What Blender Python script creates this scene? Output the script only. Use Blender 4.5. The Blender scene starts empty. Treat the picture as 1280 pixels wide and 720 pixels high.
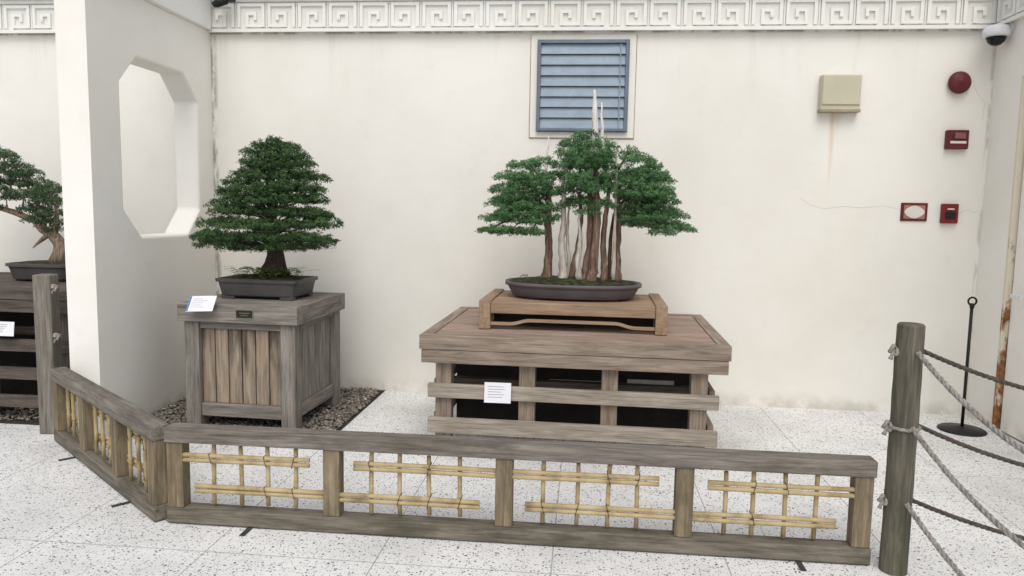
import bpy, bmesh, math, random
import numpy as np
from mathutils import Vector, Matrix
R=math.radians
random.seed(7)
scene=bpy.context.scene
C=scene.collection
# ------------------------------------------------------------------ camera
H=1.55; YAW=R(5.5); PITCH=R(6.0); ROLL=R(1.05); FPX=930.0
f0=Vector((-math.sin(YAW)*math.cos(PITCH), math.cos(YAW)*math.cos(PITCH), -math.sin(PITCH)))
r0=Vector((math.cos(YAW), math.sin(YAW), 0)); u0=r0.cross(f0)
rc=r0*math.cos(ROLL)+u0*math.sin(ROLL); uc=u0*math.cos(ROLL)-r0*math.sin(ROLL)
cd=bpy.data.cameras.new('camera'); cam=bpy.data.objects.new('camera',cd); C.objects.link(cam)
cd.sensor_width=36; cd.lens=FPX/1280*36; cd.clip_end=500; cd.clip_start=.05
m=Matrix(((rc.x,uc.x,-f0.x,0),(rc.y,uc.y,-f0.y,0),(rc.z,uc.z,-f0.z,H),(0,0,0,1)))
cam.matrix_world=m; scene.camera=cam
def ray(px,py): return rc*((px-640)/FPX)-uc*((py-360)/FPX)+f0
def onZ(px,py,z=0):
    d=ray(px,py); t=(z-H)/d.z; return Vector((d.x*t,d.y*t,z))
def onY(px,py,Y):
    d=ray(px,py); t=Y/d.y; return Vector((d.x*t,Y,H+d.z*t))
def onX(px,py,X):
    d=ray(px,py); t=X/d.x; return Vector((X,d.y*t,H+d.z*t))
# ------------------------------------------------------------------ mesh builder
class MB:
    def __init__(s): s.v=[]; s.f=[]
    def add(s,vs,fs,M=None):
        b=len(s.v)
        for p in vs:
            p=Vector(p)
            if M is not None: p=M@p
            s.v.append(tuple(p))
        for f in fs: s.f.append(tuple(b+i for i in f))
        return s
    BF=[(0,3,2,1),(4,5,6,7),(0,1,5,4),(1,2,6,5),(2,3,7,6),(3,0,4,7)]
    def box(s,x0,x1,y0,y1,z0,z1,M=None):
        return s.add([(x0,y0,z0),(x1,y0,z0),(x1,y1,z0),(x0,y1,z0),(x0,y0,z1),(x1,y0,z1),(x1,y1,z1),(x0,y1,z1)],MB.BF,M)
    def mbox(s,fn,s0,s1,z0,z1,o0,o1):
        return s.add([fn(a,z,o) for (a,o,z) in [(s0,o0,z0),(s1,o0,z0),(s1,o1,z0),(s0,o1,z0),(s0,o0,z1),(s1,o0,z1),(s1,o1,z1),(s0,o1,z1)]],MB.BF)
    def tube(s,pts,rad,n=8,wob=0,closed=False):
        pts=[Vector(p) for p in pts]; N=len(pts)
        if not hasattr(rad,'__len__'): rad=[rad]*N
        b=len(s.v); up=Vector((0.13,0.31,1)).normalized(); prev=None
        for i,p in enumerate(pts):
            a=pts[(i-1)%N] if closed else pts[max(i-1,0)]
            c=pts[(i+1)%N] if closed else pts[min(i+1,N-1)]
            t=(c-a).normalized()
            if prev is None:
                x=t.cross(up)
                if x.length<.05: x=t.cross(Vector((1,0,0)))
            else: x=prev-t*prev.dot(t)
            x.normalize(); prev=x; y=t.cross(x)
            for k in range(n):
                an=2*math.pi*k/n; r=rad[i]*(1+wob*random.uniform(-1,1))
                s.v.append(tuple(p+x*math.cos(an)*r+y*math.sin(an)*r))
        for i in range(N if closed else N-1):
            j=(i+1)%N
            for k in range(n):
                l=(k+1)%n; s.f.append((b+i*n+k,b+i*n+l,b+j*n+l,b+j*n+k))
        if not closed:
            s.f.append(tuple(b+k for k in range(n))[::-1]); s.f.append(tuple(b+(N-1)*n+k for k in range(n)))
        return s
    def lathe(s,prof,n=32,M=None,sx=1,sy=1,p=2.0):
        vs=[];fs=[]
        for (r,z) in prof:
            for k in range(n):
                a=2*math.pi*k/n; ca,sa=math.cos(a),math.sin(a)
                q=(abs(ca)**p+abs(sa)**p)**(-1/p)
                vs.append((r*q*ca*sx,r*q*sa*sy,z))
        for i in range(len(prof)-1):
            for k in range(n):
                l=(k+1)%n; fs.append((i*n+k,i*n+l,(i+1)*n+l,(i+1)*n+k))
        fs.append(tuple(range(n))[::-1]); fs.append(tuple((len(prof)-1)*n+k for k in range(n)))
        return s.add(vs,fs,M)
    def prism(s,poly,y0,y1,M=None):
        n=len(poly); vs=[(a,y0,b) for a,b in poly]+[(a,y1,b) for a,b in poly]
        fs=[tuple(range(n)),tuple(range(n,2*n))[::-1]]+[(i,i+n,(i+1)%n+n,(i+1)%n) for i in range(n)]
        return s.add(vs,fs,M)
    def build(s,name,mat,parent=None,world=False,origin=None,bevel=0,smooth=False):
        me=bpy.data.meshes.new(name); vs=s.v
        if world and parent is not None:
            o=parent
            while o.parent: o=o.parent
            I=(Matrix.Translation(o.location)@Matrix.Rotation(o.rotation_euler.z,4,'Z')).inverted()
            vs=[tuple(I@Vector(v)) for v in vs]
        if origin is not None:
            vs=[(v[0]-origin[0],v[1]-origin[1],v[2]-origin[2]) for v in vs]
        me.from_pydata(vs,[],s.f); me.update()
        bm=bmesh.new(); bm.from_mesh(me); bmesh.ops.recalc_face_normals(bm,faces=bm.faces); bm.to_mesh(me); bm.free()
        if smooth:
            me.polygons.foreach_set('use_smooth',[True]*len(me.polygons))
        me.materials.append(mat)
        ob=bpy.data.objects.new(name,me); C.objects.link(ob)
        if parent is not None: ob.parent=parent
        if origin is not None: ob.location=origin
        if bevel:
            b=ob.modifiers.new('bevel','BEVEL'); b.width=bevel; b.segments=2; b.limit_method='ANGLE'; b.angle_limit=R(40)
        return ob
def tag(o,label,cat,group=None,kind=None):
    if label: o['label']=label
    if cat: o['category']=cat
    if group: o['group']=group
    if kind: o['kind']=kind
    return o
def thing(name,label,cat,loc=(0,0,0),rotz=0,group=None):
    o=bpy.data.objects.new(name,None); C.objects.link(o); o.location=loc; o.rotation_euler=(0,0,rotz); o.empty_display_size=.1
    return tag(o,label,cat,group)
# ------------------------------------------------------------------ materials
def lin(r,g,b):
    def c(x):
        x/=255.; return x/12.92 if x<=.04045 else ((x+.055)/1.055)**2.4
    return (c(r),c(g),c(b),1)
class NT:
    def __init__(s,name):
        s.m=bpy.data.materials.new(name); s.m.use_nodes=True; s.t=s.m.node_tree; s.n=s.t.nodes; s.l=s.t.links
        s.b=s.n['Principled BSDF']; s.b.inputs['Specular IOR Level'].default_value=.3
    def put(s,inp,v):
        if isinstance(v,bpy.types.NodeSocket): s.l.new(v,inp)
        else: inp.default_value=v
    def N(s,typ,**k):
        n=s.n.new(typ)
        for a,b in k.items(): setattr(n,a,b)
        return n
    def mth(s,op,a,b=0.0):
        n=s.N('ShaderNodeMath',operation=op); s.put(n.inputs[0],a); s.put(n.inputs[1],b); return n.outputs[0]
    def mr(s,v,a,b,c=0.0,d=1.0):
        n=s.N('ShaderNodeMapRange',interpolation_type='SMOOTHSTEP'); s.put(n.inputs[0],v)
        for i,x in enumerate((a,b,c,d)): s.put(n.inputs[i+1],x)
        return n.outputs[0]
    def obj(s): return s.N('ShaderNodeTexCoord').outputs['Object']
    def pos(s): return s.N('ShaderNodeNewGeometry').outputs['Position']
    def island(s): return s.N('ShaderNodeNewGeometry').outputs['Random Per Island']
    def mapv(s,v,sc=(1,1,1),loc=(0,0,0)):
        n=s.N('ShaderNodeMapping'); s.put(n.inputs[0],v); n.inputs['Scale'].default_value=sc; n.inputs['Location'].default_value=loc; return n.outputs[0]
    def vadd(s,a,b):
        n=s.N('ShaderNodeVectorMath',operation='ADD'); s.put(n.inputs[0],a); s.put(n.inputs[1],b); return n.outputs[0]
    def noise(s,v,scale,detail=4,rough=.55,dist=0):
        n=s.N('ShaderNodeTexNoise'); s.put(n.inputs['Vector'],v); n.inputs['Scale'].default_value=scale; n.inputs['Detail'].default_value=detail
        n.inputs['Roughness'].default_value=rough; n.inputs['Distortion'].default_value=dist; return n.outputs['Fac']
    def ramp(s,f,stops):
        n=s.N('ShaderNodeValToRGB'); s.put(n.inputs[0],f); e=n.color_ramp.elements
        while len(e)<len(stops): e.new(.5)
        for i,(p,c) in enumerate(stops): e[i].position=p; e[i].color=c if hasattr(c,'__len__') else (c,c,c,1)
        return n.outputs[0]
    def mix(s,f,a,b,blend='MIX'):
        n=s.N('ShaderNodeMix',data_type='RGBA',blend_type=blend); s.put(n.inputs[0],f); s.put(n.inputs[6],a); s.put(n.inputs[7],b); return n.outputs[2]
    def sep(s,v):
        n=s.N('ShaderNodeSeparateXYZ'); s.put(n.inputs[0],v); return n.outputs
    def comb(s,a,b,c):
        n=s.N('ShaderNodeCombineXYZ'); s.put(n.inputs[0],a);s.put(n.inputs[1],b);s.put(n.inputs[2],c); return n.outputs[0]
    def done(s,col,rough=.8,bump=None,bs=.3,bd=.01,metal=0):
        s.put(s.b.inputs['Base Color'],col); s.put(s.b.inputs['Roughness'],rough); s.b.inputs['Metallic'].default_value=metal
        if bump is not None:
            n=s.N('ShaderNodeBump'); n.inputs['Strength'].default_value=bs; n.inputs['Distance'].default_value=bd
            s.put(n.inputs['Height'],bump); s.l.new(n.outputs[0],s.b.inputs['Normal'])
        return s.m
def wood(name,dark,light,axis,moss=None,mossamt=.5,var=.3,crk=.58):
    t=NT(name); o=t.obj(); i=t.island(); k=t.mth('MULTIPLY',i,9.0)
    v=t.vadd(o,t.comb(k,k,k)); sc=[20,20,20]; sc[axis]=1.8; v1=t.mapv(v,tuple(sc))
    n1=t.noise(v1,1.6,6,.7,.3)
    sc2=[95,95,95]; sc2[axis]=3.2; n2=t.noise(t.mapv(v,tuple(sc2)),1.2,2,.6)
    col=t.ramp(n1,[(.26,dark),(.70,light)])
    col=t.mix(1.0,col,t.ramp(n2,[(.30,crk),(.50,1.0)]),'MULTIPLY')
    br=t.mth('ADD',t.mth('MULTIPLY',i,var),1-var*.6)
    col=t.mix(1.0,col,t.comb(br,br,br),'MULTIPLY')
    sc3=[7,7,7]; sc3[axis]=2.4; big=t.noise(t.mapv(v,tuple(sc3)),1.0,5,.7)
    if moss is not None: col=t.mix(t.mth('MULTIPLY',t.mr(big,.46,.66),mossamt),col,moss)
    return t.done(col,.88,n2,.5,.003)
def plain(name,col,rough=.5,var=.12,scale=8,metal=0,bs=.1,bscale=60):
    t=NT(name); o=t.obj(); n=t.noise(o,scale,3,.6)
    a=tuple(c*(1-var*1.4) for c in col[:3])+(1,); b=tuple(min(1,c*(1+var)) for c in col[:3])+(1,)
    return t.done(t.ramp(n,[(.3,a),(.7,b)]),rough,t.noise(o,bscale,2),bs,.003,metal)
fw=[wood('fence_wood_'+'xyz'[a],lin(84,77,69),lin(156,148,138),a,lin(76,70,60),.5) for a in range(3)]
fwb=wood('fence_low_wood',lin(80,73,63),lin(146,138,124),0,lin(68,66,52),.6)
fi=wood('fence_post_wood',lin(100,87,68),lin(162,146,120),2,lin(86,80,62),.6)
tw=[wood('table_wood_'+'xyz'[a],lin(112,99,86),lin(180,164,148),a,lin(126,104,88),.5) for a in range(3)]
tslat=wood('table_slat_wood',lin(126,116,103),lin(190,180,166),0,lin(130,120,102),.4)
tt=wood('tabletop_wood',lin(126,104,90),lin(176,154,138),0,lin(164,150,138),.45,.2)
pw=[wood('pedestal_wood_'+'xyz'[a],lin(100,94,87),lin(162,155,146),a,lin(94,88,80),.45) for a in range(3)]
sw=[wood('stand_wood_'+'xyz'[a],lin(130,106,84),lin(182,156,130),a,lin(160,140,120),.4,.2,.7) for a in range(3)]
dw=[wood('dark_wood_'+'xyz'[a],lin(66,59,54),lin(116,106,97),a,lin(64,56,50),.5) for a in range(3)]
postw=wood('post_wood',lin(66,63,55),lin(124,117,103),2,lin(66,70,50),.65,.1)
postl=wood('left_post_wood',lin(92,88,82),lin(150,142,132),2,lin(100,96,84),.5,.1)
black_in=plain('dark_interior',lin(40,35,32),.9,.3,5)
t=NT('stained_planks'); o=t.obj(); i=t.island(); k=t.mth('MULTIPLY',i,9.0); v=t.vadd(o,t.comb(k,k,k))
n1=t.noise(t.mapv(v,(26,26,2.0)),1.5,6,.7,.4); n3=t.noise(t.mapv(v,(13,13,1.6)),1.0,4,.6)
zz=t.sep(o)[2]; up=t.mr(zz,.2,.72,0,.18); s_=t.mth('ADD',n3,up)
col=t.ramp(n1,[(.28,lin(102,90,78)),(.7,lin(178,162,142))])
col=t.mix(t.mr(s_,.60,.80,0,.75),col,lin(62,55,49)); col=t.mix(t.mth('MULTIPLY',t.mr(n3,.48,.34),.45),col,lin(168,136,102))
br=t.mth('ADD',t.mth('MULTIPLY',i,.3),.8); col=t.mix(1.0,col,t.comb(br,br,br),'MULTIPLY')
stainp=t.done(col,.88,n1,.4,.004)
t=NT('bamboo'); o=t.obj(); i=t.island(); k=t.mth('MULTIPLY',i,5.0); n1=t.noise(t.vadd(o,t.comb(k,k,k)),8,4,.6)
col=t.ramp(n1,[(.28,lin(126,108,78)),(.48,lin(178,158,118)),(.75,lin(202,186,148))]); br=t.mth('ADD',t.mth('MULTIPLY',i,.3),.76)
bamboo=t.done(t.mix(1.0,col,t.comb(br,br,br),'MULTIPLY'),.65)
cord=plain('cord',lin(64,54,44),.9,.3,30)
ropeL=plain('rope_grey',lin(152,145,138),.95,.3,40,bs=.5,bscale=200)
ropeD=plain('rope_dark',lin(84,76,70),.95,.3,40,bs=.5,bscale=200)
pot1=plain('glazed_pot',lin(80,77,76),.45,.15,6); pot2=plain('unglazed_pot',lin(94,87,91),.55,.12,6)
t=NT('soil'); o=t.obj(); n1=t.noise(o,30,4,.6); soil=t.done(t.ramp(n1,[(.35,lin(34,28,22)),(.55,lin(62,56,38)),(.7,lin(78,84,48))]),.95,n1,.9,.012)
t=NT('mossy_soil'); o=t.obj(); n1=t.noise(o,26,4,.6); mossm=t.done(t.ramp(n1,[(.38,lin(30,26,20)),(.52,lin(54,54,32)),(.7,lin(76,86,44))]),.95,n1,.9,.012)
def bark(name,a,b,c):
    t=NT(name); o=t.obj(); n1=t.noise(t.mapv(o,(60,60,5)),1.2,6,.65,.6)
    return t.done(t.ramp(n1,[(.3,a),(.5,b),(.72,c)]),.9,n1,.9,.008)
bark_d=bark('dark_bark',lin(34,29,26),lin(62,54,48),lin(92,82,72))
bark_r=bark('red_bark',lin(64,46,38),lin(118,94,80),lin(160,138,122))
deadw=bark('deadwood',lin(140,130,120),lin(190,181,170),lin(222,216,206)); spirew=bark('bleached_wood',lin(196,188,176),lin(226,220,212),lin(240,236,230))
bark_j=bark('juniper_bark',lin(84,70,58),lin(140,122,104),lin(190,176,158))
def leafm(name,a,b,c):
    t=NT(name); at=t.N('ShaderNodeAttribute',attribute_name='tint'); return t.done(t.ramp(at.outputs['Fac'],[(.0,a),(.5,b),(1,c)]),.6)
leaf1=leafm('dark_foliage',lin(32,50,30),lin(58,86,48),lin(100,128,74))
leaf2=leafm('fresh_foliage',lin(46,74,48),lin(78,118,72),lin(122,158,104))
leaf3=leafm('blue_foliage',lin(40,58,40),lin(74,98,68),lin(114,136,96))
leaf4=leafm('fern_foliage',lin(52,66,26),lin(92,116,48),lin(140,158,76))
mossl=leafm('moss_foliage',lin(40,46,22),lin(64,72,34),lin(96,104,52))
white=plain('white_card',lin(232,232,236),.5,.02); ink=plain('ink',lin(120,120,125),.6,.05); blue=plain('blue_stripe',lin(60,120,200),.5,.05)
brass=plain('plaque_metal',lin(50,48,44),.45,.2,20,.3); brassr=plain('plaque_rim',lin(140,132,110),.4,.1,20,.5)
red=plain('red_enamel',lin(122,36,40),.45,.12); redd=plain('dark_red',lin(98,38,42),.55,.15); redw=plain('white_enamel',lin(222,214,206),.5,.04)
blackm=plain('black_metal',lin(30,30,32),.45,.2); tab_m=plain('foot_metal',lin(66,66,68),.6,.2); lens=plain('dark_glass',lin(18,20,24),.1,.1)
cream_box=plain('beige_metal',lin(196,190,166),.5,.05,4); housing=plain('camera_housing',lin(222,222,224),.4,.04)
# wall paint
WY0=6.07
XP=onY(268,250,WY0).x; XR=onY(1225,300,WY0).x
bx=onY(1041,141,WY0)
def wallmat(name,kind='plain',base=(237,234,226)):
    t=NT(name); p=t.pos(); x,y,z=t.sep(p)
    n1=t.noise(p,.9,5,.6); n2=t.noise(p,6,4,.6)
    col=t.ramp(n1,[(.3,lin(base[0]-7,base[1]-8,base[2]-10)),(.6,lin(*base)),(.8,lin(base[0]+4,base[1]+4,base[2]+4))])
    if kind=='frieze':
        nn=t.noise(t.mapv(p,(3,3,3)),2,4,.7); col=t.mix(t.mr(nn,.58,.8,0,.25),col,lin(180,174,158)); return t.done(col,.75)
    col=t.mix(t.mr(n2,.55,.8,0,.2),col,lin(214,208,192))
    if kind!='plain':
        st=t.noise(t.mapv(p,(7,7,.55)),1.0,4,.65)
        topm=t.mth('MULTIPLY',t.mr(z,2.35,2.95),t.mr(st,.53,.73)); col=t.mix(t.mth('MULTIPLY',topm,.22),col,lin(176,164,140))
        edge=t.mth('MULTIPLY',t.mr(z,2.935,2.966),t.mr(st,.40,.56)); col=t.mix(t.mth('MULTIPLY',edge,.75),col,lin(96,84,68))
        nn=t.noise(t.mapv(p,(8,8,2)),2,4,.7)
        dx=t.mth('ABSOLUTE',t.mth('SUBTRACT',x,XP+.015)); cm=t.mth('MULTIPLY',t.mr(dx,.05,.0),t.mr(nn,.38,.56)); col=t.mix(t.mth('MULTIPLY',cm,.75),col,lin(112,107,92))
        for (x0,w,zt_,zb_,am) in ((bx.x,.03,bx.z,bx.z-.75,.42),(bx.x+.03,.06,bx.z,bx.z-.25,.3)):
            w0=t.mr(t.mth('ABSOLUTE',t.mth('SUBTRACT',t.mth('ADD',x,t.mth('MULTIPLY',t.mth('SUBTRACT',nn,.5),.04)),x0)),w,.0)
            zm=t.mth('MULTIPLY',t.mr(z,zb_,zt_),t.mth('LESS_THAN',z,zt_)); col=t.mix(t.mth('MULTIPLY',t.mth('MULTIPLY',w0,zm),am),col,lin(200,160,100))
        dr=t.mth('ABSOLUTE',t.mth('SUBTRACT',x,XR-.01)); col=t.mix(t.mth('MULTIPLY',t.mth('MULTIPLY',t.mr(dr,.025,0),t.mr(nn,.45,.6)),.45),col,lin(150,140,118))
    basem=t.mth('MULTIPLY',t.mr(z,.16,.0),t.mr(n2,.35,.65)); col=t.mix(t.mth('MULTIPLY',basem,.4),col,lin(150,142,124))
    w=t.noise(t.mapv(p,(1,1,4)),2.2,2); f=t.noise(p,60,2,.65)
    return t.done(col,.75,t.mth('ADD',t.mth('MULTIPLY',w,.6),t.mth('MULTIPLY',f,.25)),.25,.010)
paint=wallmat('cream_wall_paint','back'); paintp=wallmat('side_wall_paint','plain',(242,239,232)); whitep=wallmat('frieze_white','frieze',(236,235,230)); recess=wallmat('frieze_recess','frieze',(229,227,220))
# terrazzo
t=NT('terrazzo_paving'); p=t.pos(); x,y,z=t.sep(p)
nv=t.N('ShaderNodeTexNoise'); t.put(nv.inputs['Vector'],p); nv.inputs['Scale'].default_value=70; nv.inputs['Detail'].default_value=1
sc=t.N('ShaderNodeVectorMath',operation='SCALE'); t.l.new(nv.outputs['Color'],sc.inputs[0]); sc.inputs['Scale'].default_value=.014
pd=t.vadd(t.mapv(p,(1,1,0)),sc.outputs[0])
def chips(scale,lo,gain):
    v=t.N('ShaderNodeTexVoronoi'); t.put(v.inputs['Vector'],pd); v.inputs['Scale'].default_value=scale
    rr=t.sep(v.outputs['Color']); thr=t.mth('MULTIPLY',t.mth('MAXIMUM',t.mth('SUBTRACT',rr[0],lo),0.0),gain)
    return t.mth('LESS_THAN',v.outputs['Distance'],thr), rr[1]
c1,r1=chips(60,.36,.58); c2,r2=chips(120,.20,.60)
base=t.ramp(t.noise(p,1.3,5,.65),[(.3,lin(206,205,203)),(.55,lin(229,228,226)),(.8,lin(237,236,234))])
stn=t.noise(t.mapv(p,(1,1,1),(3.3,1.7,0)),1.6,4,.6)
base=t.mix(t.mr(stn,.60,.76,0,.4),base,lin(186,185,164))
col=t.mix(c2,base,t.ramp(r2,[(0,lin(92,90,88)),(.5,lin(140,138,134)),(1,lin(192,189,183))])); col=t.mix(c1,col,t.ramp(r1,[(0,lin(40,40,42)),(.6,lin(86,84,84)),(1,lin(154,147,136))]))
def joint(c,off,s,w=.003):
    fr=t.mth('FRACT',t.mth('DIVIDE',t.mth('ADD',c,off),s)); d=t.mth('ABSOLUTE',t.mth('SUBTRACT',fr,.5)); return t.mth('GREATER_THAN',d,.5-w/s)
j=t.mth('MAXIMUM',joint(x,.104,.775),joint(y,-3.05+1.55*4,1.55))
col=t.mix(t.mth('MULTIPLY',j,.65),col,lin(128,124,116))
terrazzo=t.done(col,.62)
# ------------------------------------------------------------------ setting
g=MB(); g.add([(-60,-40,0),(60,-40,0),(60,90,0),(-60,90,0)],[(0,1,2,3)]); tag(g.build('pavement',terrazzo),'white terrazzo paving slabs with black chips',None,kind='structure')
bed=plain('gravel_soil',lin(60,56,52),.95,.3,20)
g=MB(); g.add([(XP,4.62,.004),(-1.65,4.62,.004),(-1.65,WY0,.004),(XP,WY0,.004)],[(0,1,2,3)]); g.add([(-7,4.7,.004),(XP-.2,4.7,.004),(XP-.2,WY0,.004),(-7,WY0,.004)],[(0,1,2,3)])
tag(g.build('gravel_bed',bed),None,None,kind='structure')
def ico():
    bm=bmesh.new(); bmesh.ops.create_icosphere(bm,subdivisions=2,radius=1); v=np.array([x.co[:] for x in bm.verts]); f=np.array([[a.index for a in x.verts] for x in bm.faces]); bm.free(); return v,f
iv,iff=ico(); rng=np.random.default_rng(3)
t=NT('pebbles'); at=t.N('ShaderNodeAttribute',attribute_name='tint'); col=t.ramp(at.outputs['Fac'],[(0,lin(68,65,62)),(.3,lin(112,105,96)),(.6,lin(140,130,116)),(.85,lin(98,91,86)),(1,lin(186,180,170))]); pebm=t.done(col,.7)
def pebbles(name,x0,x1,y0,y1,n,label):
    V=[];F=[];T=[]
    for k in range(n):
        sz=rng.uniform(.006,.015)*np.array([rng.uniform(.8,1.3),rng.uniform(.7,1.1),rng.uniform(.4,.75)])
        a=rng.uniform(0,6.28); tl=rng.normal(0,.25); ca,sa=math.cos(a),math.sin(a)
        P=iv*sz*(1+.08*np.sin(iv[:,[1,2,0]]*3+rng.uniform(0,6,3)))
        P=np.stack([P[:,0],P[:,1],P[:,2]+tl*P[:,0]],1)
        P=np.stack([P[:,0]*ca-P[:,1]*sa,P[:,0]*sa+P[:,1]*ca,P[:,2]],1)+np.array([rng.uniform(x0+.02,x1-.02),rng.uniform(y0+.02,y1-.02),rng.uniform(.008,.026)])
        F.append(iff+len(iv)*k); V.append(P); T.append(np.full(len(iff),rng.uniform()))
    V=np.concatenate(V);F=np.concatenate(F);T=np.concatenate(T)
    me=bpy.data.meshes.new(name); me.from_pydata(V.tolist(),[],F.tolist()); me.polygons.foreach_set('use_smooth',[True]*len(F))
    at=me.attributes.new('tint','FLOAT','FACE'); at.data.foreach_set('value',T); me.materials.append(pebm)
    ob=bpy.data.objects.new(name,me); C.objects.link(ob); return tag(ob,label,'gravel',kind='stuff')
pebbles('gravel',XP,-1.65,4.64,6.05,8500,'grey brown pebbles around the planked pedestal')
pebbles('gravel',-5.2,XP-.22,4.72,5.6,3000,'grey brown pebbles under the left display table')
# walls
ZF=2.967; ZT=3.2
wall=thing('garden_wall','long cream painted wall with white Greek key frieze along its top','wall',(0,WY0,0))
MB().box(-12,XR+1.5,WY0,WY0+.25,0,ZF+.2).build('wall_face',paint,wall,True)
def frieze(mapf,L,parent,s_start=0):
    b=MB(); b.mbox(mapf,s_start,L,ZF,ZT+.02,0,.035); b.build('frieze_panel',recess,parent,True)
    b=MB(); b.mbox(mapf,s_start,L,ZF-.012,ZF+.014,.034,.056); b.mbox(mapf,s_start,L,ZT-.008,ZT+.02,.034,.056)
    H0=ZF+.026; HH=ZT-.018-H0; W=.205; P=.256; th=.025; n=int((L-s_start)/P)
    for k in range(n):
        x0=s_start+.02+k*P; mir=k%2
        path=[(0,0),(0,1),(1,1),(1,.0),(.34,.0),(.34,.58),(.67,.58),(.67,.34)]
        for a,c in zip(path[:-1],path[1:]):
            xa,xb=(1-a[0],1-c[0]) if mir else (a[0],c[0])
            X0,X1=sorted((xa,xb)); Z0,Z1=sorted((a[1],c[1])); vert=abs(xa-xb)<1e-6
            b.mbox(mapf,x0+X0*W-(th/2 if vert else 0),x0+X1*W+(th/2 if vert else 0),H0+Z0*(HH-th),H0+Z1*(HH-th)+th,.034,.052 if vert else .0507)
        if k<n-1: b.mbox(mapf,x0+W+th/2+.009,x0+P-th/2-.009,H0-.004,H0+HH+.004,.034,.046)
    return b.build('key_fret',whitep,parent,True)
frieze(lambda s,z,o:(s-8,WY0-o,z),8+XR-.02,wall)
MB().box(-12,XR,WY0-.10,WY0+.3,ZT+.022,ZT+.09).build('coping',whitep,wall,True,bevel=.006)
ck=plain('crack',lin(192,183,165),.9,.05)
for pts in ([(1000,247),(1012,256),(1030,261),(1055,258),(1080,260),(1104,257),(1125,262)],[(1197,268),(1208,262),(1218,266),(1229,262)],[(1216,100),(1221,116),(1231,128),(1228,150)]):
    q=[onY(a,c,WY0-.0002) for a,c in pts]; MB().tube(q,.0012,4).build('crack',ck,wall,True)
# partition
NY=onX(118,300,XP).y; ya=onX(153,180,XP).y; yb=onX(248,200,XP).y; zb=onX(200,294,XP).z; zt=onX(190,79,XP).z; c=.19; PT=.205
part=thing('partition_wall','thick cream partition wall pierced by a chamfered opening beside the planked pedestal','wall',(XP-PT/2,(NY+WY0)/2,0))
hp=[(ya+c,zt),(yb-c,zt),(yb,zt-c),(yb,zb+c),(yb-c,zb),(ya+c,zb),(ya,zb+c),(ya,zt-c)]
Y0,Y1,Z1=NY,WY0-.002,ZF
op=[(ya+c,Z1),(yb-c,Z1),(Y1,zt-c),(Y1,zb+c),(yb-c,0),(ya+c,0),(Y0,zb+c),(Y0,zt-c)]
cor={1:(Y1,Z1),3:(Y1,0),5:(Y0,0),7:(Y0,Z1)}
b=MB()
for X in (XP,XP-PT):
    for i in range(8):
        jn=(i+1)%8; pl=[hp[i],hp[jn],op[jn]]+([cor[i]] if i in cor else [])+[op[i]]
        b.add([(X,y,z) for y,z in pl],[tuple(range(len(pl)))])
for i in range(8):
    jn=(i+1)%8; b.add([(XP,*hp[i]),(XP,*hp[jn]),(XP-PT,*hp[jn]),(XP-PT,*hp[i])],[(0,1,2,3)])
for (a,d) in (((Y0,0),(Y0,Z1)),((Y1,0),(Y1,Z1)),((Y0,Z1),(Y1,Z1)),((Y0,0),(Y1,0))):
    b.add([(XP,*a),(XP,*d),(XP-PT,*d),(XP-PT,*a)],[(0,1,2,3)])
po=b.build('wall_face',paintp,part,True)
bm=bmesh.new(); bm.from_mesh(po.data); bmesh.ops.remove_doubles(bm,verts=bm.verts,dist=1e-4); bmesh.ops.recalc_face_normals(bm,faces=bm.faces); bm.to_mesh(po.data); bm.free()
bv=po.modifiers.new('bevel','BEVEL'); bv.width=.02; bv.segments=3; bv.limit_method='ANGLE'; bv.angle_limit=R(30)
MB().box(XP-PT-.04,XP+.045,NY-.05,WY0-.067,ZF+.002,ZT+.02).build('cap',whitep,part,True,bevel=.006)
MB().box(XP-PT-.06,XP+.065,NY-.07,WY0-.101,ZT+.022,ZT+.09).build('coping',whitep,part,True,bevel=.006)
# right return wall
YD=5.68
rw=thing('return_wall','cream side wall turning toward the viewer at the right edge','wall',(XR+.12,4.5,0))
MB().box(XR,XR+.25,YD,WY0-.001,0,ZF+.2).box(XR,XR+.25,YD-1.1,YD-.0005,2.55,ZF+.2).box(XR,XR+.25,2.5,YD-1.1005,0,ZF+.2).build('wall_face',paintp,rw,True)
frieze(lambda s,z,o:(XR-o,WY0-.07-s,z),3.4,rw)
MB().box(XR-.10,XR+.3,2.5,WY0-.102,ZT+.022,ZT+.09).build('coping',whitep,rw,True,bevel=.006)
t=NT('rusty_cream'); p=t.pos(); n=t.noise(t.mapv(p,(1,1,.35)),9,5,.7); z=t.sep(p)[2]; col=t.mix(t.mr(t.mth('ADD',n,t.mr(z,1.6,0,-.05,.20)),.53,.64),lin(220,211,192),t.ramp(t.noise(p,25,4),[(.3,lin(92,60,38)),(.7,lin(172,120,74))])); rusty=t.done(col,.7)
door=thing('door','cream side door in a rust streaked metal frame at the right edge','door',(XR,YD-.5,0))
MB().box(XR-.008,XR+.1,YD-.03,YD-.001,0,2.55).build('door_jamb',rusty,door,True,bevel=.004)
MB().box(XR-.008,XR+.1,YD-1.09,YD-1.06,0,2.55).build('door_jamb',rusty,door,True,bevel=.004)
MB().box(XR-.006,XR+.1,YD-1.059,YD-.031,2.51,2.549).build('door_head',rusty,door,True,bevel=.004)
MB().box(XR+.08,XR+.09,YD-1.059,YD-.031,0,2.509).build('gap_shadow_strip',black_in,door,True)
dl=MB().box(XR+.03,XR+.07,YD-1.045,YD-.046,.012,2.495).build('door_leaf',paintp,door,True,bevel=.003)
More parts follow.
